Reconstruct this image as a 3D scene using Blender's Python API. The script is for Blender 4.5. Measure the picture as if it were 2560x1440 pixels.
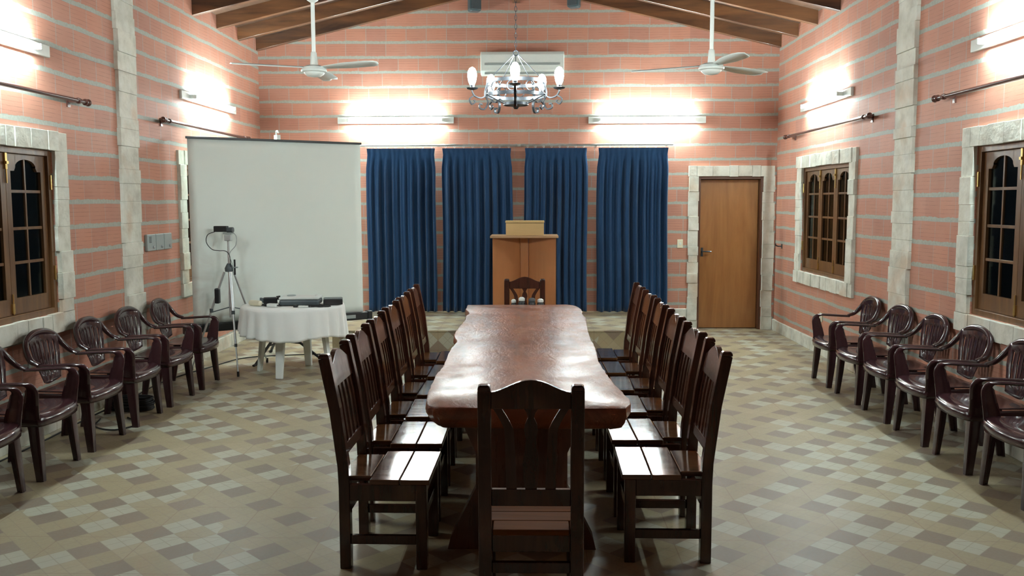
import bpy, bmesh, math, random
from mathutils import Vector, Matrix
PI = math.pi
random.seed(7)
for o in list(bpy.data.objects): bpy.data.objects.remove(o)
S = bpy.context.scene
C = S.collection

# ------------------------------------------------------------------ camera
F, PITCH, YAW, ROLL, EYE = 2250.0, .0950, .0217, -.0026, 1.75
cam = bpy.data.cameras.new('camera'); cam_o = bpy.data.objects.new('camera', cam); C.objects.link(cam_o)
cam.sensor_width = 36; cam.lens = F / 2560 * 36; cam.clip_start = .05; cam.clip_end = 100
cp, sp = math.cos(PITCH), math.sin(PITCH)
R0 = Matrix(((1, 0, 0), (0, sp, -cp), (0, cp, sp)))
Rm = Matrix.Rotation(YAW, 3, 'Z') @ R0 @ Matrix.Rotation(ROLL, 3, 'Z')
cam_o.matrix_world = Matrix.Translation((0, 0, EYE)) @ Rm.to_4x4()
S.camera = cam_o
# ------------------------------------------------------------------ world, exposure (night: only the lamps light the hall)
wd = bpy.data.worlds.new('night'); S.world = wd; wd.use_nodes = True
wd.node_tree.nodes['Background'].inputs[0].default_value = (.010, .014, .018, 1)
wd.node_tree.nodes['Background'].inputs[1].default_value = 1
vs = S.view_settings
vs.view_transform = 'Standard'; vs.look = 'None'; vs.gamma = 1; vs.use_curve_mapping = False
vs.exposure = 2.42
TUBE = 62.0      # radiance of the fluorescent tubes
BULB = 60.0      # radiance of the chandelier bulbs
COOL = (.83, 1.0, 1.0)

# ------------------------------------------------------------------ room sizes
XL, XR, YB, YF = -3.70, 3.32, 12.35, -2.2
ZE, SL, XM = 3.79, .237, -.20            # eave height of the rafters' undersides, slope, ridge
def zraft(x): return ZE + SL * ((x - XL) if x < XM else (XR - x))

# ------------------------------------------------------------------ node helper
class NT:
    def __init__(s, name):
        s.m = bpy.data.materials.new(name); s.m.use_nodes = True
        s.t = s.m.node_tree; s.n = s.t.nodes; s.l = s.t.links
        s.b = s.n['Principled BSDF']
    def new(s, t): return s.n.new(t)
    def inp(s, sock, v):
        if isinstance(v, bpy.types.NodeSocket): s.l.new(v, sock)
        elif isinstance(v, (tuple, list)) and len(v) == 3 and sock.type == 'RGBA': sock.default_value = (*v, 1)
        else: sock.default_value = v
    def math(s, op, a, b=0.0, c=None, clamp=False):
        n = s.new('ShaderNodeMath'); n.operation = op; n.use_clamp = clamp
        s.inp(n.inputs[0], a); s.inp(n.inputs[1], b)
        if c is not None: s.inp(n.inputs[2], c)
        return n.outputs[0]
    def add(s, a, b): return s.math('ADD', a, b)
    def sub(s, a, b): return s.math('SUBTRACT', a, b)
    def mul(s, a, b): return s.math('MULTIPLY', a, b)
    def div(s, a, b): return s.math('DIVIDE', a, b)
    def floor(s, a): return s.math('FLOOR', a)
    def fract(s, a): return s.math('FRACT', a)
    def lt(s, a, b): return s.math('LESS_THAN', a, b)
    def gt(s, a, b): return s.math('GREATER_THAN', a, b)
    def mix(s, f, a, b):
        n = s.new('ShaderNodeMix'); n.data_type = 'RGBA'
        s.inp(n.inputs[0], f); s.inp(n.inputs[6], a); s.inp(n.inputs[7], b)
        return n.outputs[2]
    def pos(s, kind='Position'):
        if kind == 'Position': o = s.new('ShaderNodeNewGeometry').outputs['Position']
        else: o = s.new('ShaderNodeTexCoord').outputs['Object']
        return o
    def xyz(s, v):
        n = s.new('ShaderNodeSeparateXYZ'); s.l.new(v, n.inputs[0]); return n.outputs
    def comb(s, x, y, z=0.0):
        n = s.new('ShaderNodeCombineXYZ'); s.inp(n.inputs[0], x); s.inp(n.inputs[1], y); s.inp(n.inputs[2], z); return n.outputs[0]
    def white(s, v):
        n = s.new('ShaderNodeTexWhiteNoise'); n.noise_dimensions = '3D'; s.l.new(v, n.inputs[0]); return n.outputs[0]
    def scale(s, v, k):
        n = s.new('ShaderNodeVectorMath'); n.operation = 'MULTIPLY'; s.l.new(v, n.inputs[0]); n.inputs[1].default_value = k; return n.outputs[0]
    def noise(s, v, sc=5.0, det=3.0, rough=.5, dist=0.0):
        n = s.new('ShaderNodeTexNoise'); s.l.new(v, n.inputs['Vector'])
        n.inputs['Scale'].default_value = sc; n.inputs['Detail'].default_value = det
        n.inputs['Roughness'].default_value = rough; n.inputs['Distortion'].default_value = dist
        return n.outputs[0]
    def ramp(s, f, stops):
        n = s.new('ShaderNodeValToRGB'); s.l.new(f, n.inputs[0]); e = n.color_ramp.elements
        while len(e) < len(stops): e.new(.5)
        for i, (p, c) in enumerate(stops):
            e[i].position = p; e[i].color = (*c, 1) if len(c) == 3 else c
        return n.outputs[0]
    def mr(s, f, a, b, c, d):
        n = s.new('ShaderNodeMapRange'); s.l.new(f, n.inputs[0])
        for i, v in enumerate((a, b, c, d)): n.inputs[i + 1].default_value = v
        return n.outputs[0]
    def bump(s, h, strength=.3, dist=.01):
        n = s.new('ShaderNodeBump'); n.inputs['Strength'].default_value = strength; n.inputs['Distance'].default_value = dist
        s.l.new(h, n.inputs['Height']); s.l.new(n.outputs[0], s.b.inputs['Normal'])
    def set(s, color=None, rough=None, metal=None, coat=None, spec=None, coatr=None):
        if color is not None: s.inp(s.b.inputs['Base Color'], color)
        if rough is not None: s.inp(s.b.inputs['Roughness'], rough)
        if metal is not None: s.inp(s.b.inputs['Metallic'], metal)
        if coat is not None: s.inp(s.b.inputs['Coat Weight'], coat)
        if coatr is not None: s.inp(s.b.inputs['Coat Roughness'], coatr)
        if spec is not None: s.inp(s.b.inputs['Specular IOR Level'], spec)
        return s.m

def plain(name, col, rough=.5, metal=0.0, coat=0.0, var=.12, bump=0.0, sc=30.0):
    t = NT(name); p = t.pos('Object'); f = t.noise(p, sc, 3)
    c = t.mix(f, tuple(x * (1 - var) for x in col), tuple(min(1, x * (1 + var)) for x in col))
    if bump: t.bump(f, bump, .004)
    return t.set(c, rough, metal, coat)

def emit(name, col, strength):
    t = NT(name); t.set((.9, .9, .9), .4)
    t.b.inputs['Emission Color'].default_value = (*col, 1); t.b.inputs['Emission Strength'].default_value = strength
    return t.m

def brick(name, axis, z0, course=.197):
    t = NT(name); p = t.pos(); x, y, z = t.xyz(p); h = x if axis == 'x' else y
    wob = t.mul(t.sub(t.noise(p, 1.6, 2), .5), .028)
    zz = t.div(t.sub(t.add(z, wob), z0), course); row = t.floor(zz); fz = t.fract(zz)
    rnd = t.white(t.comb(row, 3.7, 1.1))
    hh = t.add(t.div(h, .272), rnd); cell = t.floor(hh); fh = t.fract(hh)
    edge = t.add(t.mul(t.sub(t.noise(p, 22, 3), .5), .13), t.mul(t.sub(t.noise(p, 4, 2), .5), .12))
    mort = t.lt(t.add(fz, edge), .185)
    jw = t.white(t.comb(row, cell, 9.0))
    joint = t.mul(t.gt(t.math('ABSOLUTE', t.sub(fh, .5)), .482), t.gt(jw, .25))
    # fine ribs of the hollow bricks
    fr = t.fract(t.mul(t.sub(fz, .165), 5.988)); rib = t.math('ABSOLUTE', t.sub(fr, .5)); groove = t.gt(rib, .44)
    ribn = t.mr(t.noise(t.scale(p, (1, 1, 2)), 7, 3), .40, .60, .1, 1)
    cw = t.white(t.comb(cell, row, 4.0))
    bc = t.ramp(cw, [(0, (.40, .160, .110)), (.35, (.48, .195, .125)), (.7, (.53, .215, .135)), (1, (.45, .195, .140))])
    bc = t.mix(t.mul(t.noise(p, 3.0, 4), .60), bc, (.56, .33, .25))
    bc = t.mix(t.mul(t.mul(groove, ribn), .50), bc, (.20, .085, .06))
    mc = t.mix(t.noise(p, 40, 3), (.28, .29, .25), (.47, .48, .43))
    c = t.mix(t.mul(joint, .65), bc, mc); c = t.mix(mort, c, mc)
    hgt = t.sub(1.0, t.add(t.mul(mort, .35), t.mul(groove, .45)))
    hgt = t.add(hgt, t.mul(t.noise(p, 60, 3), .25))
    t.bump(hgt, .45, .006)
    return t.set(c, .62, spec=.35)

def tiles(name, vert=False):
    t = NT(name); p = t.pos(); x, y, z = t.xyz(p)
    X = t.div(t.add(x, 1.10), .458)
    Y = t.div(t.sub(z, .02), .458) if vert else t.div(t.sub(y, 5.485), .468)
    u = t.add(X, Y); v = t.sub(Y, X)
    if not vert: u = t.sub(u, .11); v = t.sub(v, .11)
    i = t.floor(t.add(t.mul(u, 2), .5)); j = t.floor(t.add(t.mul(v, 2), .5))
    par = lambda a: t.math('ABSOLUTE', t.math('MODULO', a, 2.0))
    pi_, pj = par(i), par(j)
    dark = t.mul(t.lt(pi_, .5), t.lt(pj, .5)); both = t.mul(t.gt(pi_, .5), t.gt(pj, .5))
    rn = t.white(t.comb(i, j, 2.0)); patch = t.noise(p, .9, 2)
    tileid = t.white(t.comb(t.floor(X), t.floor(Y), 5.0))
    lightc = t.mul(t.gt(t.add(rn, t.mul(t.sub(patch, .5), 1.2)), .52), t.sub(1.0, both))
    sp_ = t.noise(p, 55, 4, .7)
    tan = t.mix(rn, (.355, .295, .175), (.41, .35, .225)); lig = t.mix(sp_, (.41, .41, .32), (.51, .52, .42))
    drk = t.mix(t.mul(t.add(rn, sp_), .5), (.185, .142, .105), (.28, .225, .17))
    c = t.mix(lightc, tan, lig); c = t.mix(dark, c, drk)
    c = t.mix(t.mul(t.noise(p, 26, 4, .75), .35), c, (.29, .24, .165))
    # printed 2x2 lines inside the light cells, then the real grout of the 46 cm tiles
    g1 = t.gt(t.math('ABSOLUTE', t.sub(t.fract(t.add(t.mul(u, 4), .0)), .5)), .462)
    g2 = t.gt(t.math('ABSOLUTE', t.sub(t.fract(t.add(t.mul(v, 4), .0)), .5)), .462)
    gl = t.mul(t.math('MAXIMUM', g1, g2), t.sub(1.0, dark))
    c = t.mix(t.mul(gl, .55), c, (.30, .25, .17))
    G = t.math('MAXIMUM', t.gt(t.math('ABSOLUTE', t.sub(t.fract(X), .5)), .4945), t.gt(t.math('ABSOLUTE', t.sub(t.fract(Y), .5)), .4945))
    c = t.mix(t.mul(G, .7), c, (.26, .18, .12))
    t.bump(t.sub(t.mul(sp_, .5), t.add(t.mul(gl, .6), G)), .12, .003)
    return t.set(c, t.mr(sp_, .3, .7, .34, .5), spec=.4)

def stone(name):
    t = NT(name); p = t.pos(); f = t.noise(p, 7, 5, .6); g = t.noise(p, 2.3, 3)
    c = t.ramp(f, [(.25, (.52, .50, .42)), (.5, (.70, .69, .60)), (.75, (.78, .78, .71))])
    c = t.mix(t.mr(g, .56, .72, 0, .6), c, (.60, .42, .28)); c = t.mix(t.mr(t.noise(p, 4.5, 3), .45, .65, 0, .35), c, (.42, .42, .37))
    t.bump(f, .55, .02)
    return t.set(c, .75, spec=.25)

def wood(name, c1, c2, axis='z', rough=.3, coat=.3, sc=9.0, rnd=True, contrast=1.0):
    t = NT(name); p = t.pos('Object')
    if rnd:
        oi = t.new('ShaderNodeObjectInfo').outputs['Random']
        n = t.new('ShaderNodeVectorMath'); n.operation = 'ADD'; t.l.new(p, n.inputs[0])
        t.l.new(t.comb(t.mul(oi, 13.0), t.mul(oi, 7.0), t.mul(oi, 5.0)), n.inputs[1]); p = n.outputs[0]
    k = {'x': (.12, 1, 1), 'y': (1, .12, 1), 'z': (1, 1, .12)}[axis]
    q = t.scale(p, k); f = t.noise(q, sc, 6, .65, 1.2); g = t.noise(q, sc * 5, 3, .6)
    f = t.add(t.mul(f, .75), t.mul(g, .25))
    c = t.ramp(f, [(.5 - .22 / contrast, c1), (.5 + .22 / contrast, c2)])
    t.bump(g, .08, .002)
    return t.set(c, t.mr(g, .3, .7, max(.05, rough - .06), rough + .08), coat=coat, coatr=.12)

# ------------------------------------------------------------------ materials
M = {}
M['brick_back'] = brick('brick_back', 'x', .155 - .017)
M['brick_right'] = brick('brick_right', 'y', .025 - .017)
M['brick_left'] = brick('brick_left', 'y', .155 - .017, .2005)
M['tiles'] = tiles('mosaic_tiles'); M['riser'] = tiles('mosaic_tiles_riser', True)
M['stone'] = stone('pale_stone')
M['rafter'] = wood('rafter_wood', (.022, .009, .006), (.19, .078, .028), 'x', .37, .3, 3.0, True, 1.5)
M['board'] = wood('ceiling_board', (.05, .025, .015), (.13, .065, .035), 'y', .5, .1, 4.0)
M['win'] = wood('window_wood', (.075, .032, .013), (.22, .105, .038), 'z', .35, .25)
M['door'] = wood('door_wood', (.22, .085, .022), (.44, .19, .055), 'z', .35, .25, 3.0)
M['jamb'] = wood('door_frame_wood', (.07, .025, .012), (.15, .06, .03), 'z', .4, .2)
M['chair'] = wood('dark_chair_wood', (.020, .007, .004), (.075, .022, .012), 'z', .19, .45)
M['seat'] = wood('seat_planks', (.035, .013, .006), (.17, .065, .020), 'y', .14, .8, 6.0)
M['seatpale'] = wood('seat_planks_front', (.06, .020, .005), (.19, .066, .015), 'x', .6, .0, 6.0); M['seatpale'].node_tree.nodes['Principled BSDF'].inputs['Specular IOR Level'].default_value = .12
M['trestle'] = wood('trestle_wood', (.06, .018, .009), (.16, .055, .025), 'z', .3, .4)
M['lectern'] = wood('lectern_wood', (.33, .120, .038), (.46, .185, .062), 'z', .4, .2, 3.0)
M['lecterntop'] = wood('lectern_edge', (.42, .24, .12), (.55, .34, .18), 'x', .4, .2, 4.0)
M['pine'] = wood('pale_box_wood', (.52, .34, .13), (.68, .48, .22), 'x', .45, .1, 3.0)
M['rod'] = plain('rod_varnish', (.085, .03, .022), .28, 0, .4)
M['brass'] = plain('brass', (.72, .52, .20), .28, 1.0)
M['steel'] = plain('brushed_steel', (.55, .57, .58), .3, 1.0)
M['alu'] = plain('tripod_aluminium', (.60, .63, .64), .38, .7)
M['iron'] = plain('wrought_iron', (.075, .085, .095), .35, .8, .2)
M['black'] = plain('black_plastic', (.018, .02, .022), .4)
M['rubber'] = plain('black_rubber', (.012, .012, .013), .6)
M['white'] = plain('white_enamel', (.78, .84, .80), .35, 0, .2, .03)
M['cream'] = plain('cream_plastic', (.80, .76, .58), .4, 0, 0, .04)
M['grey'] = plain('grey_plastic', (.36, .41, .40), .4, 0, 0, .06)
M['dgrey'] = plain('dark_grey_plastic', (.08, .10, .11), .4)
M['hole'] = plain('shadow_gap', (.02, .02, .02), .8)
M['wplast'] = plain('white_plastic', (.74, .77, .74), .35, 0, .1, .04)
M['speaker'] = plain('speaker_shell', (.045, .075, .085), .35, 0, .3)
M['plastic'] = plain('burgundy_plastic', (.040, .013, .016), .24, 0, .40, .18, 0, 12)
M['tube'] = emit('fluorescent_tube', COOL, TUBE)
M['bulb'] = emit('lamp_bulb', (.92, 1.0, 1.0), BULB)
def glass():
    t = NT('window_glass'); n = t.n
    g = n.new('ShaderNodeBsdfGlossy'); g.inputs['Roughness'].default_value = .12; g.inputs['Color'].default_value = (.42, .44, .42, 1)
    tr = n.new('ShaderNodeBsdfTransparent'); tr.inputs['Color'].default_value = (.75, .78, .78, 1)
    fr = n.new('ShaderNodeFresnel'); fr.inputs[0].default_value = 1.5
    mx = n.new('ShaderNodeMixShader'); t.l.new(fr.outputs[0], mx.inputs[0]); t.l.new(tr.outputs[0], mx.inputs[1]); t.l.new(g.outputs[0], mx.inputs[2])
    n.remove(t.b); t.l.new(mx.outputs[0], n['Material Output'].inputs['Surface']); return t.m
M['glass'] = glass()
M['shutter'] = wood('outer_shutter_wood', (.035, .02, .013), (.08, .048, .03), 'z', .5, .1)
def cloth(name, a, b, sheen=.0, weave=900):
    t = NT(name); p = t.pos('Object'); f = t.noise(p, weave * .2, 2); g = t.noise(p, 3, 3)
    c = t.mix(t.add(t.mul(f, .5), t.mul(g, .5)), a, b); t.bump(f, .08, .001)
    t.b.inputs['Sheen Weight'].default_value = sheen
    return t.set(c, .85, spec=.15)
M['curtain'] = cloth('blue_curtain', (.009, .038, .100), (.023, .068, .152), .15)
M['linen'] = cloth('white_tablecloth', (.84, .87, .85), (.90, .92, .90), .1)
def screen_mat():
    t = NT('screen_fabric'); p = t.pos('Object'); x, y, z = t.xyz(p)
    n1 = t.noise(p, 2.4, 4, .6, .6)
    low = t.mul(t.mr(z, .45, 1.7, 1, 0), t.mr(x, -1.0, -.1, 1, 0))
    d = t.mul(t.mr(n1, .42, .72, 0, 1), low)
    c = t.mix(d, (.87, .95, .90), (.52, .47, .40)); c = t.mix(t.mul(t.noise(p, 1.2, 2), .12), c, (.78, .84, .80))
    return t.set(c, .8, spec=.2)
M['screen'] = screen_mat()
def slab_mat():
    t = NT('live_edge_slab_wood'); p = t.pos(); q = t.scale(p, (1, .22, 1))
    f = t.noise(q, 4, 6, .6, 1.4); g = t.noise(t.scale(p, (1, .6, 1)), 7, 4, .6); h = t.noise(t.scale(p, (1, .4, 1)), 30, 4, .7)
    c = t.ramp(f, [(.3, (.14, .036, .013)), (.5, (.25, .068, .023)), (.72, (.31, .095, .032))])
    r = t.mr(g, .35, .65, .31, .56)
    w = t.noise(t.scale(p, (1, .30, 1)), 11, 5, .6, 2.0)
    t.bump(t.add(t.mul(g, .6), t.add(t.mul(h, .35), t.mul(w, .6))), .65, .013)
    return t.set(c, r, coat=t.mr(t.noise(p, 4.5, 4, .6), .36, .62, .10, .80), coatr=.26, spec=.40)
M['slab'] = slab_mat()

# ------------------------------------------------------------------ mesh builder
class MB:
    def __init__(s): s.v = []; s.f = []
    def add(s, vs, fs, mat=None):
        k = len(s.v)
        s.v += [tuple(mat @ Vector(v)) if mat else tuple(v) for v in vs]; s.f += [tuple(i + k for i in f) for f in fs]; return s
    def box(s, x0, x1, y0, y1, z0, z1, mat=None):
        return s.add([(x0, y0, z0), (x1, y0, z0), (x1, y1, z0), (x0, y1, z0), (x0, y0, z1), (x1, y0, z1), (x1, y1, z1), (x0, y1, z1)],
                     [(0, 3, 2, 1), (4, 5, 6, 7), (0, 1, 5, 4), (1, 2, 6, 5), (2, 3, 7, 6), (3, 0, 4, 7)], mat)
    def hexa(s, lo, hi):      # two quads of 4 points
        return s.add(list(lo) + list(hi), [(0, 3, 2, 1), (4, 5, 6, 7), (0, 1, 5, 4), (1, 2, 6, 5), (2, 3, 7, 6), (3, 0, 4, 7)])
    def prism(s, pts, axis, a, b, mat=None):   # polygon extruded along axis
        n = len(pts)
        def P(u, v, w): return {'x': (w, u, v), 'y': (u, w, v), 'z': (u, v, w)}[axis]
        vs = [P(u, v, a) for u, v in pts] + [P(u, v, b) for u, v in pts]
        fs = [tuple(range(n))[::-1], tuple(range(n, 2 * n))] + [(i, (i + 1) % n, n + (i + 1) % n, n + i) for i in range(n)]
        return s.add(vs, fs, mat)
    def lathe(s, prof, c=(0, 0, 0), seg=20, axis='z', mat=None):
        vs = []; fs = []; n = len(prof)
        for i in range(seg):
            a = 2 * PI * i / seg
            for r, h in prof:
                u, v = r * math.cos(a), r * math.sin(a)
                q = {'z': (u, v, h), 'x': (h, u, v), 'y': (u, h, v)}[axis]
                vs.append((c[0] + q[0], c[1] + q[1], c[2] + q[2]))
        for i in range(seg):
            j = (i + 1) % seg
            for k in range(n - 1): fs.append((i * n + k, j * n + k, j * n + k + 1, i * n + k + 1))
        fs.append(tuple(i * n for i in range(seg))[::-1]); fs.append(tuple(i * n + n - 1 for i in range(seg)))
        return s.add(vs, fs, mat)
    def sweep(s, path, w, h=None, seg=8, up=(0, 0, 1), closed=False, rect=False, mat=None):
        # w, h: half sizes (numbers or one per point); h along 'up' as far as possible
        P = [Vector(p) for p in path]; n = len(P)
        W = w if isinstance(w, (list, tuple)) else [w] * n
        H = (h if isinstance(h, (list, tuple)) else [h] * n) if h is not None else W
        up = Vector(up); vs = []; fs = []; ring = [(-1, -1), (1, -1), (1, 1), (-1, 1)] if rect else [(math.cos(2 * PI * i / seg), math.sin(2 * PI * i / seg)) for i in range(seg)]
        m = len(ring); last = None
        for i in range(n):
            a = P[(i - 1) % n] if (closed or i > 0) else P[i]; b = P[(i + 1) % n] if (closed or i < n - 1) else P[i]
            t = (b - a).normalized(); sd = t.cross(up)
            if sd.length < 1e-3: sd = last if last else t.cross(Vector((1, 0, 0)))
            sd.normalize()
            if last and sd.dot(last) < 0: sd = -sd
            last = sd; u = sd.cross(t).normalized()
            for cx, cy in ring: vs.append(P[i] + sd * (cx * W[i]) + u * (cy * H[i]))
        for i in range(n if closed else n - 1):
            j = (i + 1) % n
            for k in range(m): fs.append((i * m + k, i * m + (k + 1) % m, j * m + (k + 1) % m, j * m + k))
        if not closed: fs.append(tuple(range(m))[::-1]); fs.append(tuple((n - 1) * m + k for k in range(m)))
        return s.add([tuple(v) for v in vs], fs, mat)
    def build(s, name, mat, parent=None, smooth=False, bevel=0.0, sub=0, solid=0.0, auto=None):
        me = bpy.data.meshes.new(name); me.from_pydata(s.v, [], s.f); me.update()
        bm = bmesh.new(); bm.from_mesh(me); bmesh.ops.recalc_face_normals(bm, faces=bm.faces); bm.to_mesh(me); bm.free()
        me.materials.append(mat)
        o = bpy.data.objects.new(name, me); C.objects.link(o)
        if parent: o.parent = parent
        if smooth:
            for p in me.polygons: p.use_smooth = True
            if not sub: me.set_sharp_from_angle(angle=math.radians(auto or 40))
        if solid: md = o.modifiers.new('solid', 'SOLIDIFY'); md.thickness = solid; md.offset = 0
        if bevel: md = o.modifiers.new('bevel', 'BEVEL'); md.width = bevel; md.segments = 2; md.limit_method = 'ANGLE'; md.angle_limit = math.radians(35)
        if sub: md = o.modifiers.new('sub', 'SUBSURF'); md.levels = sub; md.render_levels = sub
        return o

def empty(name, loc=(0, 0, 0), rz=0.0):
    o = bpy.data.objects.new(name, None); C.objects.link(o); o.location = loc; o.rotation_euler = (0, 0, rz); o.empty_display_size = .1; return o
def tag(o, label, cat, group=None, kind=None):
    o['label'] = label; o['category'] = cat
    if group: o['group'] = group
    if kind: o['kind'] = kind
    return o
def struct(o, label=None):
    o['kind'] = 'structure'
    if label: o['label'] = label
    return o
def kids(o): return [c for c in bpy.data.objects if c.parent == o]
def copy_tree(o, parent=None):
    c = o.copy(); C.objects.link(c); c.parent = parent
    for ch in kids(o): copy_tree(ch, c)
    return c
def spline(pts, n=8, closed=False):
    P = [Vector(p) for p in pts]; out = []; N = len(P); rng = N if closed else N - 1
    for i in range(rng):
        p0 = P[(i - 1) % N] if (closed or i > 0) else P[0] * 2 - P[1]; p1 = P[i]; p2 = P[(i + 1) % N]
        p3 = P[(i + 2) % N] if (closed or i + 2 < N) else p2 * 2 - p1
        for k in range(n):
            t = k / n
            out.append(.5 * ((2 * p1) + (p2 - p0) * t + (2 * p0 - 5 * p1 + 4 * p2 - p3) * t * t + (3 * p1 - p0 - 3 * p2 + p3) * t ** 3))
    if not closed: out.append(P[-1])
    return out

# ================================================================== SETTING
m = MB().box(XL - .3, XR + .3, YF - .3, YB + .35, -.12, 0)
struct(m.build('floor', M['tiles']), 'beige mosaic pattern tiled floor of the hall')

WINZ0, WINZ1 = .90, 2.155
WR = [(5.17, 6.84), (9.48, 11.15)]; WL = [(5.26, 6.93), (9.575, 11.245)]
def side_wall(name, x0, x1, wins, mat, label):
    b = MB(); y = YF - .3; top = 4.02
    for a, c in wins:
        b.box(x0, x1, y, a, 0, top); b.box(x0, x1, a, c, 0, WINZ0); b.box(x0, x1, a, c, WINZ1, top); y = c
    b.box(x0, x1, y, YB + .2, 0, top)
    struct(b.build(name, mat), label)
side_wall('wall_left', XL - .18, XL, WL, M['brick_left'], 'left side wall of orange ribbed bricks and grey mortar')
side_wall('wall_right', XR, XR + .18, WR, M['brick_right'], 'right side wall of orange ribbed bricks and grey mortar')
DX0, DX1, DZ = 2.27, 3.14, 2.09
b = MB(); ztop = lambda x: zraft(x) + .2
b.prism([(XL, 0), (DX0, 0), (DX0, ztop(DX0)), (XM, ztop(XM)), (XL, ztop(XL))], 'y', YB, YB + .2)
b.prism([(DX0, DZ), (DX1, DZ), (DX1, ztop(DX1)), (DX0, ztop(DX0))], 'y', YB, YB + .2)
b.prism([(DX1, 0), (XR, 0), (XR, ztop(XR)), (DX1, ztop(DX1))], 'y', YB, YB + .2)
struct(b.build('wall_back', M['brick_back']), 'gable end wall of reddish bricks behind the platform')
b = MB(); b.prism([(XL, 0), (XR, 0), (XR, ztop(XR)), (XM, ztop(XM)), (XL, ztop(XL))], 'y', YF - .2, YF)
struct(b.build('wall_front', M['brick_back']), 'gable wall behind the camera')
b = MB()
b.prism([(XL - .2, zraft(XL) + .16 - SL * .2), (XM, zraft(XM) + .17), (XM, zraft(XM) + .22), (XL - .2, zraft(XL) + .22 - SL * .2)], 'y', YF, YB)
b.prism([(XR + .2, zraft(XR) + .16 - SL * .2), (XM, zraft(XM) + .17), (XM, zraft(XM) + .22), (XR + .2, zraft(XR) + .22 - SL * .2)], 'y', YF, YB)
struct(b.build('ceiling', M['board']), 'pitched ceiling of dark boards above the rafters')

# rafters: seven on each slope
ordn = ['against the brick end wall', 'second from the brick end wall', 'third from the brick end wall', 'fourth from the brick end wall',
        'fifth from the brick end wall', 'sixth from the brick end wall', 'seventh from the brick end wall']
for side in (0, 1):
    for k in range(7):
        y = 12.27 - .765 * k; x0 = XL if side == 0 else XR
        b = MB(); b.prism([(x0, zraft(x0)), (XM, zraft(XM)), (XM, zraft(XM) + .165), (x0, zraft(x0) + .165)], 'y', y, y + (.078 if k == 0 else .075))
        o = b.build('ceiling_rafter', M['rafter'], bevel=.004)
        tag(o, 'varnished brown rafter on the %s roof slope, %s' % (('left', 'right')[side], ordn[k]), 'rafter', 'roof rafters')
b = MB().box(XM - .05, XM + .05, YF, YB, 4.40, zraft(XM))
tag(b.build('ridge_beam', M['rafter'], bevel=.004), 'long dark ridge beam under the peak of the roof', 'beam')

# stone work -------------------------------------------------------
def stones_v(b, fx, a0, a1, z0, z1, side):   # vertical column of stones on a side wall; a = y range
    z = z0
    while z < z1 - .01:
        h = random.uniform(.09, .25); h = h if z + h < z1 - .08 else z1 - z
        t = random.uniform(.022, .044); j = random.uniform(-.009, .009); j2 = random.uniform(-.009, .009)
        fx(b, a0 + j, a1 + j2, z + .0006, z + h - .0006, t); z += h
def stones_h(b, fx, a0, a1, z0, z1):
    a = a0
    while a < a1 - .01:
        w = random.uniform(.10, .24); w = w if a + w < a1 - .07 else a1 - a
        fx(b, a + .0015, a + w - .0015, z0 + random.uniform(-.004, .004), z1 + random.uniform(-.004, .004), random.uniform(.026, .042)); a += w
fL = lambda b, a0, a1, z0, z1, t: b.box(XL - .01, XL + t, a0, a1, z0, z1)
fR = lambda b, a0, a1, z0, z1, t: b.box(XR - t, XR + .01, a0, a1, z0, z1)
fB = lambda b, a0, a1, z0, z1, t: b.box(a0, a1, YB - t, YB + .01, z0, z1)
b = MB(); stones_v(b, fL, 8.06, 8.43, .15, 3.98, 0); struct(b.build('trim_1', M['stone'], bevel=.003), 'pale stone pilaster on the left wall')
b = MB(); stones_v(b, fR, 7.94, 8.33, .15, 3.98, 0); struct(b.build('trim_2', M['stone'], bevel=.003), 'pale stone pilaster on the right wall')
def base(name, f, a0, a1, z0, z1, lab):
    b = MB(); a = a0
    while a < a1 - .01:
        w = random.uniform(.25, .42); w = w if a + w < a1 - .1 else a1 - a
        f(b, a + .001, a + w - .001, z0, z1 + random.uniform(-.004, .004), random.uniform(.018, .028)); a += w
    struct(b.build(name, M['stone'], bevel=.004), lab)
base('baseboard_left', fL, YF, YB, 0, .15, 'pale stone skirting along the left wall')
base('baseboard_right', fR, YF, YB - .03, 0, .15, 'pale stone skirting along the right wall')
base('baseboard_back', fB, 1.92, 2.135, 0, .29, 'pale stone skirting beside the door')

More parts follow.
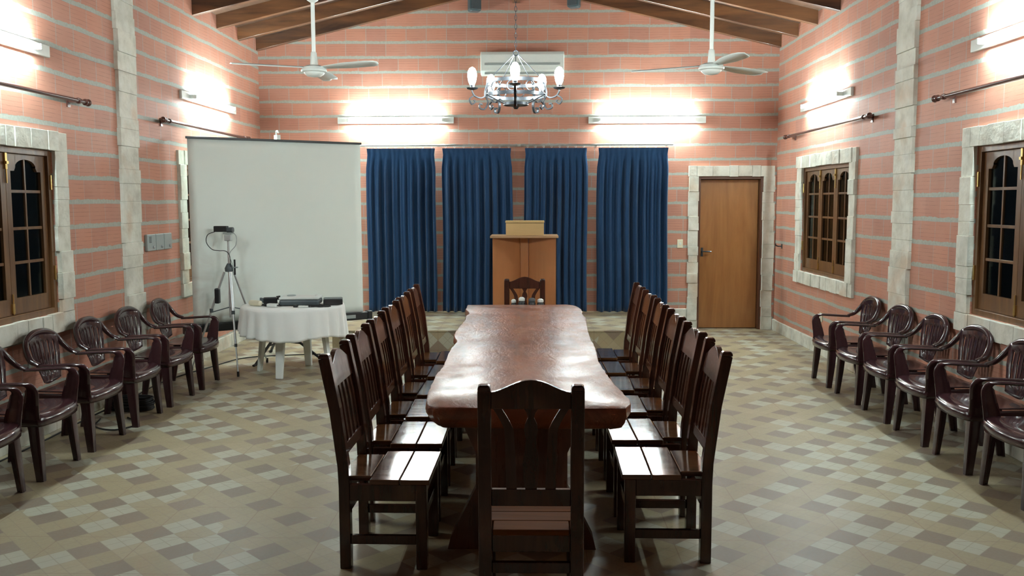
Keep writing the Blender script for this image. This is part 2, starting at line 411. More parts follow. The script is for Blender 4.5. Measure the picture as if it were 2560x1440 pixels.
# windows ----------------------------------------------------------
def window(idx, side, y0, y1, label):
    """local frame: u = along the wall (towards larger y), inward normal +n"""
    sx = 1 if side == 'L' else -1; xw = XL if side == 'L' else XR
    root = empty('window_%d' % idx, (xw, (y0 + y1) / 2, WINZ0)); struct(root, label)
    X = lambda n: sx * n                       # n metres into the room
    hw = (y1 - y0) / 2; H = WINZ1 - WINZ0
    def bx(b, n0, n1, u0, u1, z0, z1): b.box(min(X(n0), X(n1)), max(X(n0), X(n1)), u0, u1, z0, z1)
    # stone surround
    b = MB(); f = lambda b_, a0, a1, z0, z1, t: bx(b_, -.005, t, a0, a1, z0, z1)
    stones_v(b, f, -hw - .185, -hw - .0, .0, H, 0); stones_v(b, f, hw, hw + .185, .0, H, 0)
    stones_h(b, f, -hw - .19, hw + .19, H, H + .145); stones_h(b, f, -hw - .19, hw + .19, -.145, 0)
    b.build('stone_surround', M['stone'], root, bevel=.003)
    b = MB(); t = .045
    bx(b, -.13, -.01, -hw, -hw + t, 0, H); bx(b, -.13, -.01, hw - t, hw, 0, H); bx(b, -.13, -.01, -hw + t, hw - t, H - t, H); bx(b, -.13, -.01, -hw + t, hw - t, 0, t)
    b.build('window_frame', M['win'], root, bevel=.003)
    lw = (2 * hw - 2 * t) / 3; zb, zt = t + .003, H - t - .003
    rows = [1.065 - WINZ0, 1.32 - WINZ0, 1.568 - WINZ0, 1.838 - WINZ0]
    for i in range(3):
        u0 = -hw + t + i * lw + .002; u1 = u0 + lw - .004; st = .062
        b = MB(); n0, n1 = -.075, -.035
        bx(b, n0, n1, u0, u0 + st, zb, zt); bx(b, n0, n1, u1 - st, u1, zb, zt); bx(b, n0, n1, u0 + st, u1 - st, zb, rows[0])
        # arched head: polygon with a cut-out underside
        ui, uo = u0 + st, u1 - st; w = uo - ui; top = 2.072 - WINZ0; sh = 1.985 - WINZ0; pts = [(ui, zt), (ui, sh), (ui + w * .12, sh), (ui + w * .17, sh + .028)]
        for k in range(11):
            a = PI - PI * k / 10; pts.append((ui + w / 2 + w * .34 * math.cos(a), sh + .028 + (top - sh - .028) * math.sin(a)))
        pts += [(uo - w * .17, sh + .028), (uo - w * .12, sh), (uo, sh), (uo, zt)]
        # split in two halves for clean concave faces
        for k in range(1, len(pts) - 2):
            (a0, c0), (a1, c1) = pts[k], pts[k + 1]
            if abs(a1 - a0) > 1e-6:
                q = [(a0, c0), (a1, c1), (a1, zt), (a0, zt)]
                vs_ = [(X(n0), u, z) for u, z in q] + [(X(n1), u, z) for u, z in q]
                b.add(vs_, [(0, 1, 2, 3), (7, 6, 5, 4), (0, 4, 5, 1), (1, 5, 6, 2), (2, 6, 7, 3), (3, 7, 4, 0)])
        leaf = b.build('window_leaf', M['win'], root)
        b = MB()
        for z in rows[1:]: bx(b, -.068, -.042, ui, uo, z - .011, z + .011)
        um = (ui + uo) / 2; bx(b, -.066, -.044, um - .010, um + .010, rows[0], top + .004)
        b.build('glazing_bars', M['win'], leaf, bevel=.002)
        b = MB(); bx(b, -.057, -.053, ui - .01, uo + .01, rows[0] - .01, top + .01); b.build('glass_pane', M['glass'], leaf)
    # brass bolts where the leaves meet, brass hinges at the jambs
    for i in (1, 2):
        u = -hw + t + i * lw
        if i == 1 and side == 'R' or i == 2 and side == 'L' or True:
            b = MB(); bx(b, -.035, -.022, u - .012, u + .012, H - .16, H - .03); bx(b, -.03, -.008, u - .02, u + .006, H - .125, H - .105)
            b.sweep([(X(-.026), u, H - .02), (X(-.026), u, H - .26)], .006); b.sweep([(X(-.026), u, .05), (X(-.026), u, .2)], .006)
            bx(b, -.035, -.022, u - .012, u + .012, .06, .13); b.build('brass_bolt', M['brass'], root)
    for u in (-hw + .025, hw - .025):
        for z in (.26, H - .3):
            b = MB().lathe([(.009, z), (.009, z + .11)], (X(-.005), u, 0), 10); b.build('hinge', M['brass'], root)
    # dark boarded shutters closed outside the glass
    b = MB(); k = 0; w = 2 * hw / 9
    for k in range(9): bx(b, -.178, -.155, -hw + k * w + .003, -hw + (k + 1) * w - .003, 0, H)
    b.build('outer_shutter', M['shutter'], root)
    return root
window(1, 'L', *WL[0], 'near window of the left wall, brown arched leaves in a pale stone surround')
window(2, 'L', *WL[1], 'far window of the left wall, mostly hidden behind the projection screen')
window(3, 'R', *WR[0], 'near window of the right wall, brown arched leaves with brass bolts')
window(4, 'R', *WR[1], 'far three leaf window of the right wall in a pale stone surround')

# door --------------------------------------------------------------
root = empty('door_1', ((DX0 + DX1) / 2, YB, 0)); struct(root, 'plain brown wooden door in a pale stone surround at the right of the end wall')
hw = (DX1 - DX0) / 2; cx = (DX0 + DX1) / 2
b = MB(); f = lambda b_, a0, a1, z0, z1, t: b_.box(a0, a1, -t, .005, z0, z1)
stones_v(b, f, -hw - .135, -hw, 0, DZ, 0); stones_v(b, f, hw, XR - cx - .03, 0, DZ, 0); stones_h(b, f, -hw - .14, XR - cx - .03, DZ, DZ + .145)
b.build('stone_surround', M['stone'], root, bevel=.003)
b = MB(); b.box(-hw, -hw + .03, 0, .18, 0, DZ); b.box(hw - .03, hw, 0, .18, 0, DZ); b.box(-hw + .03, hw - .03, 0, .18, DZ - .035, DZ); b.build('door_frame', M['jamb'], root, bevel=.002)
leaf = MB().box(-hw + .033, hw - .033, .11, .15, .008, DZ - .04).build('door_leaf', M['door'], root, bevel=.002)
b = MB(); b.box(-hw + .065, -hw + .095, .104, .112, 1.0, 1.12); b.sweep([(-hw + .08, .11, 1.07), (-hw + .08, .055, 1.07), (-hw + .10, .05, 1.07), (-hw + .20, .055, 1.068)], .009)
b.build('door_handle', M['iron'], leaf, smooth=True)
MB().box(-hw, hw, .16, .2, 0, DZ).build('door_back', M['hole'], root)

# platform ----------------------------------------------------------
SX0, SX1, SY, SZ = -2.35, 1.90, 10.455, .25
root = empty('platform', ((SX0 + SX1) / 2, (SY + YB) / 2, 0)); tag(root, 'low tiled platform under the blue curtains', 'platform', kind='structure')
for o in (MB().box(SX0, SX1, SY + .012, YB, .001, SZ - .015).build('riser', M['riser'], root), MB().box(SX0, SX1, SY, YB, SZ - .015, SZ).build('platform_top', M['tiles'], root)):
    o.location = -Vector(root.location)

# ================================================================== LAMPS
def tube_lamp(c, axis, length, label, vis=True):
    """axis 'x': on the end wall facing -y; 'L'/'R': on a side wall"""
    rz = {'x': 0, 'L': PI / 2, 'R': -PI / 2, 'F': PI}[axis]
    root = empty('fluorescent_lamp', c, rz); tag(root, label, 'lamp', 'fluorescent wall lamps')
    h = length / 2
    MB().box(-h, h, -.032, 0, -.045, .045).build('housing', M['white'], root, bevel=.006)
    b = MB()
    for s in (-1, 1): b.box(s * .64 - .012, s * .64 + .012, -.10, -.03, -.022, .022)
    b.build('lamp_holder', M['white'], root, bevel=.003)
    MB().lathe([(.010, -.628), (.017, -.622), (.017, .622), (.010, .628)], (0, -.078, 0), 14, 'x').build('lamp_tube', M['tube'], root, smooth=True)
    return root
tube_lamp((-1.84, YB, 2.86), 'x', 1.58, 'glowing tube lamp on the end wall above the leftmost curtains')
tube_lamp((1.56, YB, 2.85), 'x', 1.58, 'glowing tube lamp on the end wall between chandelier and door')
tube_lamp((XL, 10.40, 2.89), 'L', 1.75, 'glowing tube lamp on the left wall above the projection screen')
tube_lamp((XL, 6.05, 2.90), 'L', 1.75, 'glowing tube lamp on the left wall above the near window')
tube_lamp((XR, 10.36, 2.88), 'R', 1.75, 'glowing tube lamp on the right wall above the far window')
tube_lamp((XR, 6.08, 2.90), 'R', 1.75, 'glowing tube lamp on the right wall above the near window')

# chandelier ----------------------------------------------------------
CH = (-.108, 6.4, 2.50)
root = empty('chandelier', CH); tag(root, 'black wrought iron chandelier with five lit bulbs hanging on a chain', 'chandelier')
def ring(b, r, z, w, h): b.sweep([(r * math.cos(2 * PI * i / 36), r * math.sin(2 * PI * i / 36), z) for i in range(36)], w, h, closed=True, rect=True)
b = MB(); ring(b, .205, .085, .003, .012); ring(b, .205, -.005, .003, .012)
for i in range(10):
    a = 2 * PI * i / 10 + .2; c_, s_ = math.cos(a), math.sin(a)
    b.sweep([(.205 * c_ + .035 * math.cos(q) * -s_, .205 * s_ + .035 * math.cos(q) * c_, .04 + .035 * math.sin(q)) for q in [2 * PI * k / 12 for k in range(12)]], .004, closed=True, seg=6)
ring(b, .085, -.065, .003, .010)
b.build('ring', M['iron'], root, smooth=True)
b = MB()
for i in range(5):
    a = -PI / 2 + 2 * PI * i / 5; c_, s_ = math.cos(a), math.sin(a)
    b.sweep([(.085 * c_, .085 * s_, -.065), (.205 * c_, .205 * s_, -.01)], .004); b.sweep([(.205 * c_, .205 * s_, .085), (.02 * c_, .02 * s_, .27)], .003, seg=6)
b.lathe([(.012, -.10), (.022, -.085), (.085, -.068), (.085, -.062), (.012, -.06)], (0, 0, 0), 20)
b.build('hanging_frame', M['iron'], root, smooth=True)
b = MB(); z = .27
b.sweep([(.018 * math.cos(q), 0, .285 + .018 * math.sin(q)) for q in [2 * PI * k / 12 for k in range(12)]], .004, closed=True, seg=6)
zz = .315
while zz < 4.40 - CH[2] - .02:
    q = [2 * PI * k / 10 for k in range(10)]; k2 = int(round((zz - .315) / .03)) % 2
    b.sweep([((.008 * math.cos(a) if k2 else 0), (0 if k2 else .008 * math.cos(a)), zz + .019 * math.sin(a)) for a in q], .0022, closed=True, seg=5); zz += .03
b.build('chain', M['iron'], root)
for i in range(5):
    a = -PI / 2 + 2 * PI * i / 5; T = Matrix.Rotation(a, 4, 'Z')
    b = MB()
    pth = spline([(.205, 0, .07), (.225, 0, .0), (.205, 0, -.055), (.225, 0, -.105), (.262, 0, -.10), (.262, 0, -.072), (.243, 0, -.075)], 5)
    b.sweep(pth, .0045, .009, rect=True, up=(0, 1, 0), mat=T)
    pth = spline([(.205, 0, -.005), (.25, 0, -.03), (.295, 0, -.02), (.315, 0, .01), (.315, 0, .03)], 5); b.sweep(pth, .004, .008, rect=True, up=(0, 1, 0), mat=T)
    pth = spline([(.30, 0, -.015), (.335, 0, -.04), (.32, 0, -.075), (.295, 0, -.06), (.305, 0, -.045)], 5); b.sweep(pth, .004, .006, rect=True, up=(0, 1, 0), mat=T)
    b.lathe([(.008, .02), (.036, .028), (.042, .036), (.016, .04), (.016, .055)], (.315, 0, 0), 16, mat=T)
    arm = b.build('scroll_arm', M['iron'], root)
    b = MB().lathe([(.006, .052), (.016, .056), (.026, .080), (.032, .115), (.030, .145), (.018, .168), (.004, .176)], (.315, 0, 0), 16, mat=T)
    b.build('lamp_bulb', M['bulb'], arm, smooth=True)

# ceiling fans ---------------------------------------------------------
def fan(loc, angs, label):
    zc = zraft(loc[0]) + .17 - loc[2]
    root = empty('ceiling_fan', loc); tag(root, label, 'fan', 'ceiling fans')
    b = MB().lathe([(.012, .06), (.018, .08), (.018, zc)], (0, 0, 0), 14); b.lathe([(.02, .58), (.05, .60), (.055, .63), (.02, .65)], (0, 0, 0), 16); b.build('down_rod', M['white'], root, smooth=True)
    MB().lathe([(.02, .16), (.026, .15), (.030, .10), (.034, .04), (.02, .035)], (0, 0, 0), 16).build('collar', M['white'], root, smooth=True)
    b = MB().lathe([(.02, .045), (.06, .042), (.10, .025), (.112, .0), (.108, -.012), (.088, -.02), (.085, -.03), (.06, -.05), (.02, -.058)], (0, 0, 0), 28); b.build('motor_housing', M['white'], root, smooth=True)
    for a in angs:
        T = Matrix.Rotation(math.radians(a), 4, 'Z') @ Matrix.Translation((0, 0, .018)) @ Matrix.Rotation(math.radians(-10), 4, 'X')
        b = MB(); N = 14; top = []
        for i in range(N + 1):
            t_ = i / N; x = .10 + t_ * .61; w0 = .030 + .042 * min(1, t_ * 2.2); w1 = w0
            if t_ > .86: k = (t_ - .86) / .14; w1 = w0 * math.sqrt(max(0, 1 - k * k * .9)); w0 = w0 * (1 - .25 * k)
            zc_ = -.010 * t_
            top.append(((x, -w0, zc_), (x, 0, zc_ + .010), (x, w1, zc_)))
        vs_ = []; fs_ = []
        for r_ in top: vs_ += list(r_)
        for i in range(N):
            for j in range(2): fs_.append((i * 3 + j, i * 3 + j + 1, i * 3 + 3 + j + 1, i * 3 + 3 + j))
        b.add(vs_, fs_, T); b.build('fan_blade', M['white'], root, smooth=True, solid=.004)
fan((-1.905, 8.0, 2.905), (210, 330, 90), 'white three blade ceiling fan on a long rod, left of the chandelier')
fan((1.563, 8.0, 2.905), (38, 158, 280), 'white three blade ceiling fan on a long rod, right of the chandelier')

# air conditioner --------------------------------------------------------
root = empty('air_conditioner', (-.12, YB, 3.44)); tag(root, 'white air conditioner on the end wall behind the chandelier', 'air conditioner')
b = MB(); b.prism([(0, 0), (-.14, .0), (-.19, .05), (-.20, .26), (-.17, .30), (0, .30)], 'x', -.555, .555)
b.build('casing', M['white'], root, bevel=.008)
MB().box(-.50, .50, -.208, -.198, .12, .15).build('panel_groove', M['grey'], root)
MB().box(-.50, .50, -.178, -.15, .006, .03).build('louver', M['grey'], root)

# loudspeakers -------------------------------------------------------------
def speaker(x, z, tilt, label):
    root = empty('loudspeaker', (x, YB - .16, z), tilt); tag(root, label, 'speaker', 'small loudspeakers')
    MB().box(-.08, .08, -.07, .08, -.14, .14).build('cabinet', M['speaker'], root, bevel=.03)
    MB().box(-.065, .065, -.078, -.068, -.12, .03).build('grille', M['dgrey'], root, bevel=.004)
    MB().sweep([(0, .07, 0), (0, .165, 0)], .015).build('wall_bracket', M['steel'], root)
speaker(-.75, 4.40, .35, 'small dark loudspeaker high on the end wall, left of the chandelier chain')
speaker(.56, 4.44, -.35, 'small dark loudspeaker high on the end wall, right of the chandelier chain')

# curtain rods on the side walls ----------------------------------------------
def side_rod(sx, xw, y0, y1, label):
    root = empty('curtain_rod', (xw + sx * .09, (y0 + y1) / 2, 2.565)); tag(root, label, 'curtain rod', 'bare curtain rods on the side walls')
    h = (y1 - y0) / 2
    MB().lathe([(.016, -h + .06), (.016, h - .06)], (0, 0, 0), 14, 'y').build('rod', M['rod'], root, smooth=True)
    for s in (-1, 1):
        pr = [(.016, 0), (.026, .008), (.026, .02), (.014, .028), (.028, .045), (.030, .06), (.018, .075), (.008, .09)]
        MB().lathe([(r, s * (h - .065 + q)) for r, q in pr], (0, 0, 0), 14, 'y').build('finial', M['rod'], root, smooth=True)
        b = MB(); b.box(min(0, -sx * .09), max(0, -sx * .09), s * (h - .16) - .012, s * (h - .16) + .012, -.014, .010); b.lathe([(.024, s * (h - .16) - .01), (.024, s * (h - .16) + .01)], (0, 0, 0), 12, 'y')
        b.box(min(-sx * .09, -sx * .078), max(-sx * .09, -sx * .078), s * (h - .16) - .02, s * (h - .16) + .02, -.05, .03)
        b.build('rod_bracket', M['rod'], root)
side_rod(1, XL, 4.9, 7.37, 'bare dark curtain rod above the near left window')
side_rod(1, XL, 8.86, 11.55, 'bare dark curtain rod above the far left window by the screen')
side_rod(-1, XR, 4.6, 7.39, 'bare dark curtain rod above the near right window')
side_rod(-1, XR, 8.78, 11.66, 'bare dark curtain rod above the far right window')

# blue curtains ------------------------------------------------------------------
def curtain(x0, x1, seed, label):
    rnd = random.Random(seed); y = YB - .13; zt, zb = 2.475, SZ + .012
    root = empty('curtain', ((x0 + x1) / 2, y, zb)); tag(root, label, 'curtain', 'blue curtains on the end wall')
    hw = (x1 - x0) / 2; N = 130; Mz = 26; H = zt - zb; nf = 9
    ph = [rnd.uniform(0, 6.28) for _ in range(6)]; vs_ = []; fs_ = []
    for j in range(Mz + 1):
        t = j / Mz; z = H * (1 - t); amp = .010 + .028 * min(1, (t / .25)) ; nar = 1 - .045 * math.exp(-((t - .04) / .05) ** 2) + .0 * t
        for i in range(N + 1):
            u = i / N; s = u * nf * 2 * PI
            fold = math.sin(s + 1.1 * math.sin(u * 5 + ph[0]) + .25 * math.sin(t * 3 + ph[1])) * (1 + .5 * math.sin(u * 11 + ph[2])) + .45 * math.sin(s * 2.1 + ph[3] + t * .8) * (1 - .5 * t)
            if t < .045: fold = .55 * math.sin(s * 1.5 + ph[4])
            x = (-hw + 2 * hw * u) * nar + .006 * math.sin(t * 6 + ph[5])
            vs_.append((x, amp * fold * .9, z + (.004 * math.sin(s + ph[3]) if j == Mz else 0)))
    for j in range(Mz):
        for i in range(N): k = j * (N + 1) + i; fs_.append((k, k + 1, k + N + 2, k + N + 1))
    MB().add(vs_, fs_).build('curtain_fabric', M['curtain'], root, smooth=True, solid=.003, auto=80)
    for i in range(8):
        x = -hw + .05 + (2 * hw - .1) * i / 7
        MB().sweep([(x + .010 * math.cos(a), -.004 + .002 * i % 2, H + .018 + .014 * math.sin(a)) for a in [2 * PI * k / 10 for k in range(10)]], .0022, closed=True, seg=5).build('curtain_hook', M['white'], root)
curtain(-2.235, -1.29, 1, 'blue pleated curtain beside the projection screen, leftmost of four')
curtain(-1.205, -.255, 2, 'blue pleated curtain second from the left, behind the lectern left side')
curtain(-.10, .755, 3, 'blue pleated curtain third from the left, behind the lectern right side')
curtain(.885, 1.845, 4, 'blue pleated curtain nearest the door, rightmost of four')
for x0, x1, lab in ((-2.36, -.19, 'thin curtain rail above the two left blue curtains'), (-.14, 1.90, 'thin curtain rail above the two right blue curtains')):
    root = empty('curtain_rail', ((x0 + x1) / 2, YB - .13, 2.515)); tag(root, lab, 'curtain rail', 'rails of the blue curtains'); h = (x1 - x0) / 2
    MB().lathe([(.008, -h), (.011, -h + .01), (.011, h - .01), (.008, h)], (0, 0, 0), 12, 'x').build('rail', M['steel'], root, smooth=True)
    for s in (-.93, 0, .93): MB().box(s * h - .008, s * h + .008, 0, .13, -.006, .006).build('rail_bracket', M['steel'], root)

# switches and the like -------------------------------------------------------------
def plate(loc, rz, w, h, mat, name, label, cat, part, pm):
    root = empty(name, loc, rz); tag(root, label, cat)
    MB().box(-w / 2, w / 2, -.012, 0, -h / 2, h / 2).build('cover_plate', M[mat], root, bevel=.003)
    for u in ((0,) if w < .09 else (-.02, .02)): MB().box(u - .009, u + .009, -.018, -.011, -.016, .016).build(part, M[pm], root, bevel=.002)
plate((2.03, YB, 1.18), 0, .075, .115, 'cream', 'light_switch', 'cream light switch between the last blue curtain and the door', 'switch', 'switch_rocker', 'white')
plate((XR, 10.30, .43), -PI / 2, .085, .105, 'cream', 'wall_socket', 'cream wall socket low on the right wall beside the maroon chairs', 'socket', 'socket_insert', 'white')
root = empty('wall_hook', (XR, 12.0, 1.16)); tag(root, 'small dark metal hook on the right wall beside the door', 'hook')
MB().sweep([(0, 0, 0), (-.05, 0, 0), (-.085, -.02, .01), (-.10, -.05, .035)], .008).build('hook_arm', M['iron'], root); MB().box(-.008, 0, -.02, .02, -.03, .03).build('hook_plate', M['iron'], root)
root = empty('intercom_panel', (XL, 8.82, 1.37)); tag(root, 'grey plastic control panel on the left wall right of the pilaster', 'panel')
for i, (u0, u1) in enumerate(((-.29, -.10), (-.095, .095), (.10, .29))):
    md = MB().box(0, .035, u0, u1, -.08, .08).build('panel_module', M['grey'], root, bevel=.008)
    if i == 0:
        for k in range(5): MB().box(.033, .038, u0 + .03, u0 + .08, .0 + k * .013, .005 + k * .013).build('vent_slot', M['hole'], md)
    if i > 0 or True:
        MB().lathe([(.014, .034), (.014, .045), (.008, .048)], (0, (u0 + u1) / 2 + .03, -.045), 12, 'x').build('panel_knob', M['steel'], md, smooth=True)

# ================================================================== BIG TABLE
Lp = [(-.605, 8.489), (-.60, 8.30), (-.595, 8.114), (-.549, 7.87), (-.562, 7.64), (-.551, 7.394), (-.563, 7.052), (-.572, 6.69), (-.557, 6.453), (-.525, 6.233), (-.537, 5.909), (-.529, 5.448), (-.527, 5.228), (-.541, 4.996), (-.533, 4.661), (-.522, 4.42), (-.50, 4.27), (-.44, 4.20)]
Rp = [(.33, 8.52), (.40, 8.44), (.435, 8.297), (.452, 8.05), (.446, 7.771), (.456, 7.455), (.434, 6.947), (.421, 6.457), (.428, 5.953), (.411, 5.52), (.423, 5.146), (.440, 4.818), (.471, 4.507), (.484, 4.322), (.447, 4.205)]
def dens(p, n=5): return [(v.x, v.y) for v in spline([(a, c, 0) for a, c in p], n)]
out = dens(Lp) + [(-.2, 4.185), (.1, 4.178), (.32, 4.18)] + dens(Rp)[::-1] + [(.05, 8.50), (-.3, 8.50)]
TC = Vector((-.05, 6.35))
root = empty('long_table', (TC.x, TC.y, 0)); tag(root, 'long glossy live edge wooden slab table in the middle of the hall', 'table')
rnd = random.Random(5); jit = [rnd.uniform(-.006, .006) for _ in out]
b = MB(); n = len(out); layers = [(.78, -.004), (.777, .0), (.765, .002), (.735, .004), (.70, -.018), (.672, -.05), (.66, -.085)]
vs_ = []
for z, off in layers:
    for i, (x, y) in enumerate(out):
        a = Vector(out[i - 1]); c = Vector(out[(i + 1) % n]); t = (c - a).normalized(); nn = Vector((t.y, -t.x))
        if nn.dot(Vector((x, y)) - Vector((TC.x, y if 4.3 < y < 8.4 else TC.y))) < 0: nn = -nn
        p = Vector((x, y)) + nn * (off + jit[i] * (1 if z < .76 else .5)); vs_.append((p.x - TC.x, p.y - TC.y, z))
fs_ = [(k * n + i, k * n + (i + 1) % n, (k + 1) * n + (i + 1) % n, (k + 1) * n + i) for k in range(len(layers) - 1) for i in range(n)]
# top and bottom as fans to a spine
ci = len(vs_); vs_ += [(0, 4.35 - TC.y, .78), (0, 8.3 - TC.y, .78)]
top = list(range(n)); fs_.append(tuple(top)); fs_.append(tuple(k + (len(layers) - 1) * n for k in top)[::-1])
vs_ = vs_[:ci]
b.add(vs_, fs_); b.build('tabletop', M['slab'], root, smooth=True, auto=50)
for y0 in (4.46, 8.02):
    b = MB(); y = y0 - TC.y
    prof = [(-.375, 0), (.375, 0), (.36, .06), (.27, .24), (.23, .32), (.23, .50), (.30, .66), (-.30, .66), (-.23, .50), (-.23, .32), (-.27, .24), (-.36, .06)]
    for seg in ([(-.375, 0), (.375, 0), (.36, .06), (-.36, .06)], [(-.36, .06), (.36, .06), (.27, .24), (-.27, .24)], [(-.27, .24), (.27, .24), (.23, .32), (-.23, .32)], [(-.23, .32), (.23, .32), (.23, .50), (-.23, .50)], [(-.23, .50), (.23, .50), (.30, .66), (-.30, .66)]):
        b.prism(seg, 'y', y - .05, y + .05)
    b.build('trestle_leg', M['trestle'], root)
MB().box(-.04, .04, 4.51 - TC.y, 7.97 - TC.y, .26, .40).build('stretcher', M['trestle'], root, bevel=.006)

# ================================================================== DINING CHAIRS
def chair_base(root, hwid, dep, H, lean, stretch=.14):
    """faces +Y, origin on the floor under the seat's middle. hwid half width, dep depth"""
    ps = .0265; yb = -dep / 2 + ps; yf = dep / 2 - ps
    def post(s):
        x = s * (hwid - ps); b = MB()
        pts = [(x, yb, 0), (x, yb, .40), (x, yb - .004, .50), (x, yb - lean * .45, .78), (x, yb - lean, H - .02)]
        b.sweep(pts, ps, ps, rect=True, up=(0, 1, 0))
        k = len(pts) - 1
        b.sweep([(x, yb - lean, H - .021), (x, yb - lean - .001, H - .006), (x, yb - lean - .001, H)], [ps, ps * .93, ps * .55], [ps, ps * .93, ps * .7], rect=True, up=(0, 1, 0))
        return b
    for s in (-1, 1): post(s).build('back_post', M['chair'], root, bevel=.004)
    for s in (-1, 1): MB().box(s * (hwid - ps) - ps, s * (hwid - ps) + ps, yf - ps, yf + ps, 0, .415).build('leg', M['chair'], root, bevel=.004)
    b = MB(); hi = hwid - ps
    for s in (-1, 1): b.box(s * (hw_ap := hi + .010) - .014, s * hw_ap + .014, yb + ps, yf - ps, .335, .415)
    b.box(-hi + ps, hi - ps, yf - .012, yf + .014, .345, .415); b.box(-hi + ps, hi - ps, yb - .014, yb + .012, .345, .415)
    b.build('seat_frame', M['chair'], root, bevel=.003)
    for s in (-1, 1): MB().box(s * hi - .013, s * hi + .013, yb + ps, yf - ps, stretch - .022, stretch + .022).build('stretcher', M['chair'], root, bevel=.003)
    MB().box(-hi + ps, hi - ps, yf - .013, yf + .013, .225, .27).build('stretcher', M['chair'], root, bevel=.003)
    MB().box(-hi + ps, hi - ps, yb - .013, yb + .013, .255, .30).build('stretcher', M['chair'], root, bevel=.003)
    return ps, yb, yf
def crest_pts(hi, z0, rise, zb):
    pts = []
    N = 16
    for i in range(N + 1):
        u = -1 + 2 * i / N; pts.append((u * hi, z0 + rise * (.5 + .5 * math.cos(u * PI)) ** .8))
    return pts
def crest(b, hi, yv, z0, rise, zb, th=.013):
    p = crest_pts(hi, z0, rise, zb) + [(hi, zb), (-hi, zb)]; n = len(p)
    vs_ = [(x, yv(z) - th, z) for x, z in p] + [(x, yv(z) + th, z) for x, z in p]
    b.add(vs_, [tuple(range(n)), tuple(range(n, 2 * n))[::-1]] + [(i, (i + 1) % n, n + (i + 1) % n, n + i) for i in range(n)])
def slat_chair():
    hw, dep, H, lean = .245, .42, 1.04, .085
    root = empty('dining_chair')
    ps, yb, yf = chair_base(root, hw, dep, H, lean)
    hi = hw - 2 * ps
    def yv(z):
        return yb - lean * .45 * (z - .5) / .28 if z < .78 else yb - lean * (.45 + .55 * (z - .78) / (H - .80))
    b = MB(); crest(b, hi, yv, H - .075, .065, H - .17); b.build('crest_rail', M['chair'], root, bevel=.002)
    b = MB(); z0, z1 = .545, .595; b.hexa([(-hi, yv(z0) - .012, z0), (hi, yv(z0) - .012, z0), (hi, yv(z0) + .012, z0), (-hi, yv(z0) + .012, z0)], [(-hi, yv(z1) - .012, z1), (hi, yv(z1) - .012, z1), (hi, yv(z1) + .012, z1), (-hi, yv(z1) + .012, z1)])
    b.build('lower_rail', M['chair'], root, bevel=.002)
    for i in range(5):
        x = -hi + .035 + (2 * hi - .07) * i / 4; w = .017
        z0, z1 = .59, H - .165; zm = .78; b = MB()
        b.sweep([(x, yv(z0), z0), (x, yv(zm), zm), (x, yv(z1), z1)], .007, w, rect=True, up=(1, 0, 0))
        b.build('back_slat', M['chair'], root)
    n = 3; d = dep + .015; y = -dep / 2 + .004
    for i in range(n):
        w = (d - .002) / n
        b = MB(); hx = hw + .006
        nx = hx if i > 0 else hw - 2 * ps - .004
        b.box(-nx if i == 0 else -hx, nx if i == 0 else hx, y + i * w + .0015 + (0 if i else .0), y + (i + 1) * w - .0015, .416, .441)
        b.build('seat_plank', M['seat'], root, bevel=.005)
    return root
def splat_chair(hw, dep, H, lean):
    root = empty('dining_chair')
    ps, yb, yf = chair_base(root, hw, dep, H, lean)
    hi = hw - 2 * ps
    def yv(z): return yb - lean * .45 * (z - .5) / .28 if z < .78 else yb - lean * (.45 + .55 * (z - .78) / (H - .80))
    b = MB(); crest(b, hi, yv, H - .030, .050, H - .098); b.build('crest_rail', M['chair'], root, bevel=.002)
    b = MB(); z0, z1 = .535, .605; b.hexa([(-hi, yv(z0) - .012, z0), (hi, yv(z0) - .012, z0), (hi, yv(z0) + .012, z0), (-hi, yv(z0) + .012, z0)], [(-hi, yv(z1) - .012, z1), (hi, yv(z1) - .012, z1), (hi, yv(z1) + .012, z1), (-hi, yv(z1) + .012, z1)])
    b.build('lower_rail', M['chair'], root, bevel=.002)
    def splat(prof):   # list of (z, xl, xr)
        b = MB(); pr = []
        for k in range(len(prof) - 1):
            (z0, a0, c0), (z1, a1, c1) = prof[k], prof[k + 1]
            b.hexa([(a0, yv(z0) - .006, z0), (c0, yv(z0) - .006, z0), (c0, yv(z0) + .006, z0), (a0, yv(z0) + .006, z0)],
                   [(a1, yv(z1) - .006, z1), (c1, yv(z1) - .006, z1), (c1, yv(z1) + .006, z1), (a1, yv(z1) + .006, z1)])
        b.build('back_splat', M['chair'], root)
    zb, zt = .60, H - .094; Z = lambda t: zb + (zt - zb) * t
    fid = [(0, .022), (.15, .03), (.32, .034), (.5, .024), (.62, .020), (.72, .028), (.8, .024), (.88, .012), (.94, .018), (1, .03)]
    splat([(Z(t), -w, w) for t, w in fid])
    for s in (-1, 1):
        pr = []
        for k in range(13):
            t = k / 12; c = .078 + .012 * t + .06 * max(0, t - .72) ** 1.3 * 4; w = .021 - .004 * t
            pr.append((Z(t), s * c - w, s * c + w))
        splat(pr)
    n = 4; w = (dep + .013) / n; y = -dep / 2 + .004
    for i in range(n):
        hx = hw + .004 if i > 0 else hi - .004
        MB().box(-hx, hx, y + i * w + .0015, y + (i + 1) * w - .0015, .416, .441).build('seat_plank', M['seatpale'], root, bevel=.004)
    return root
proto = slat_chair(); used = False
def place_chair(o, loc, rz, label, group):
    o.location = loc; o.rotation_euler = (0, 0, rz); tag(o, label, 'chair', group); return o
where = ['nearest the camera', 'second from the camera', 'third from the camera', 'fourth from the camera', 'fifth from the camera', 'farthest from the camera']
yl = [4.395, 5.04, 5.66, 6.29, 6.94, 7.61]; yr = [4.49, 5.13, 5.79, 6.46, 7.10, 7.77]
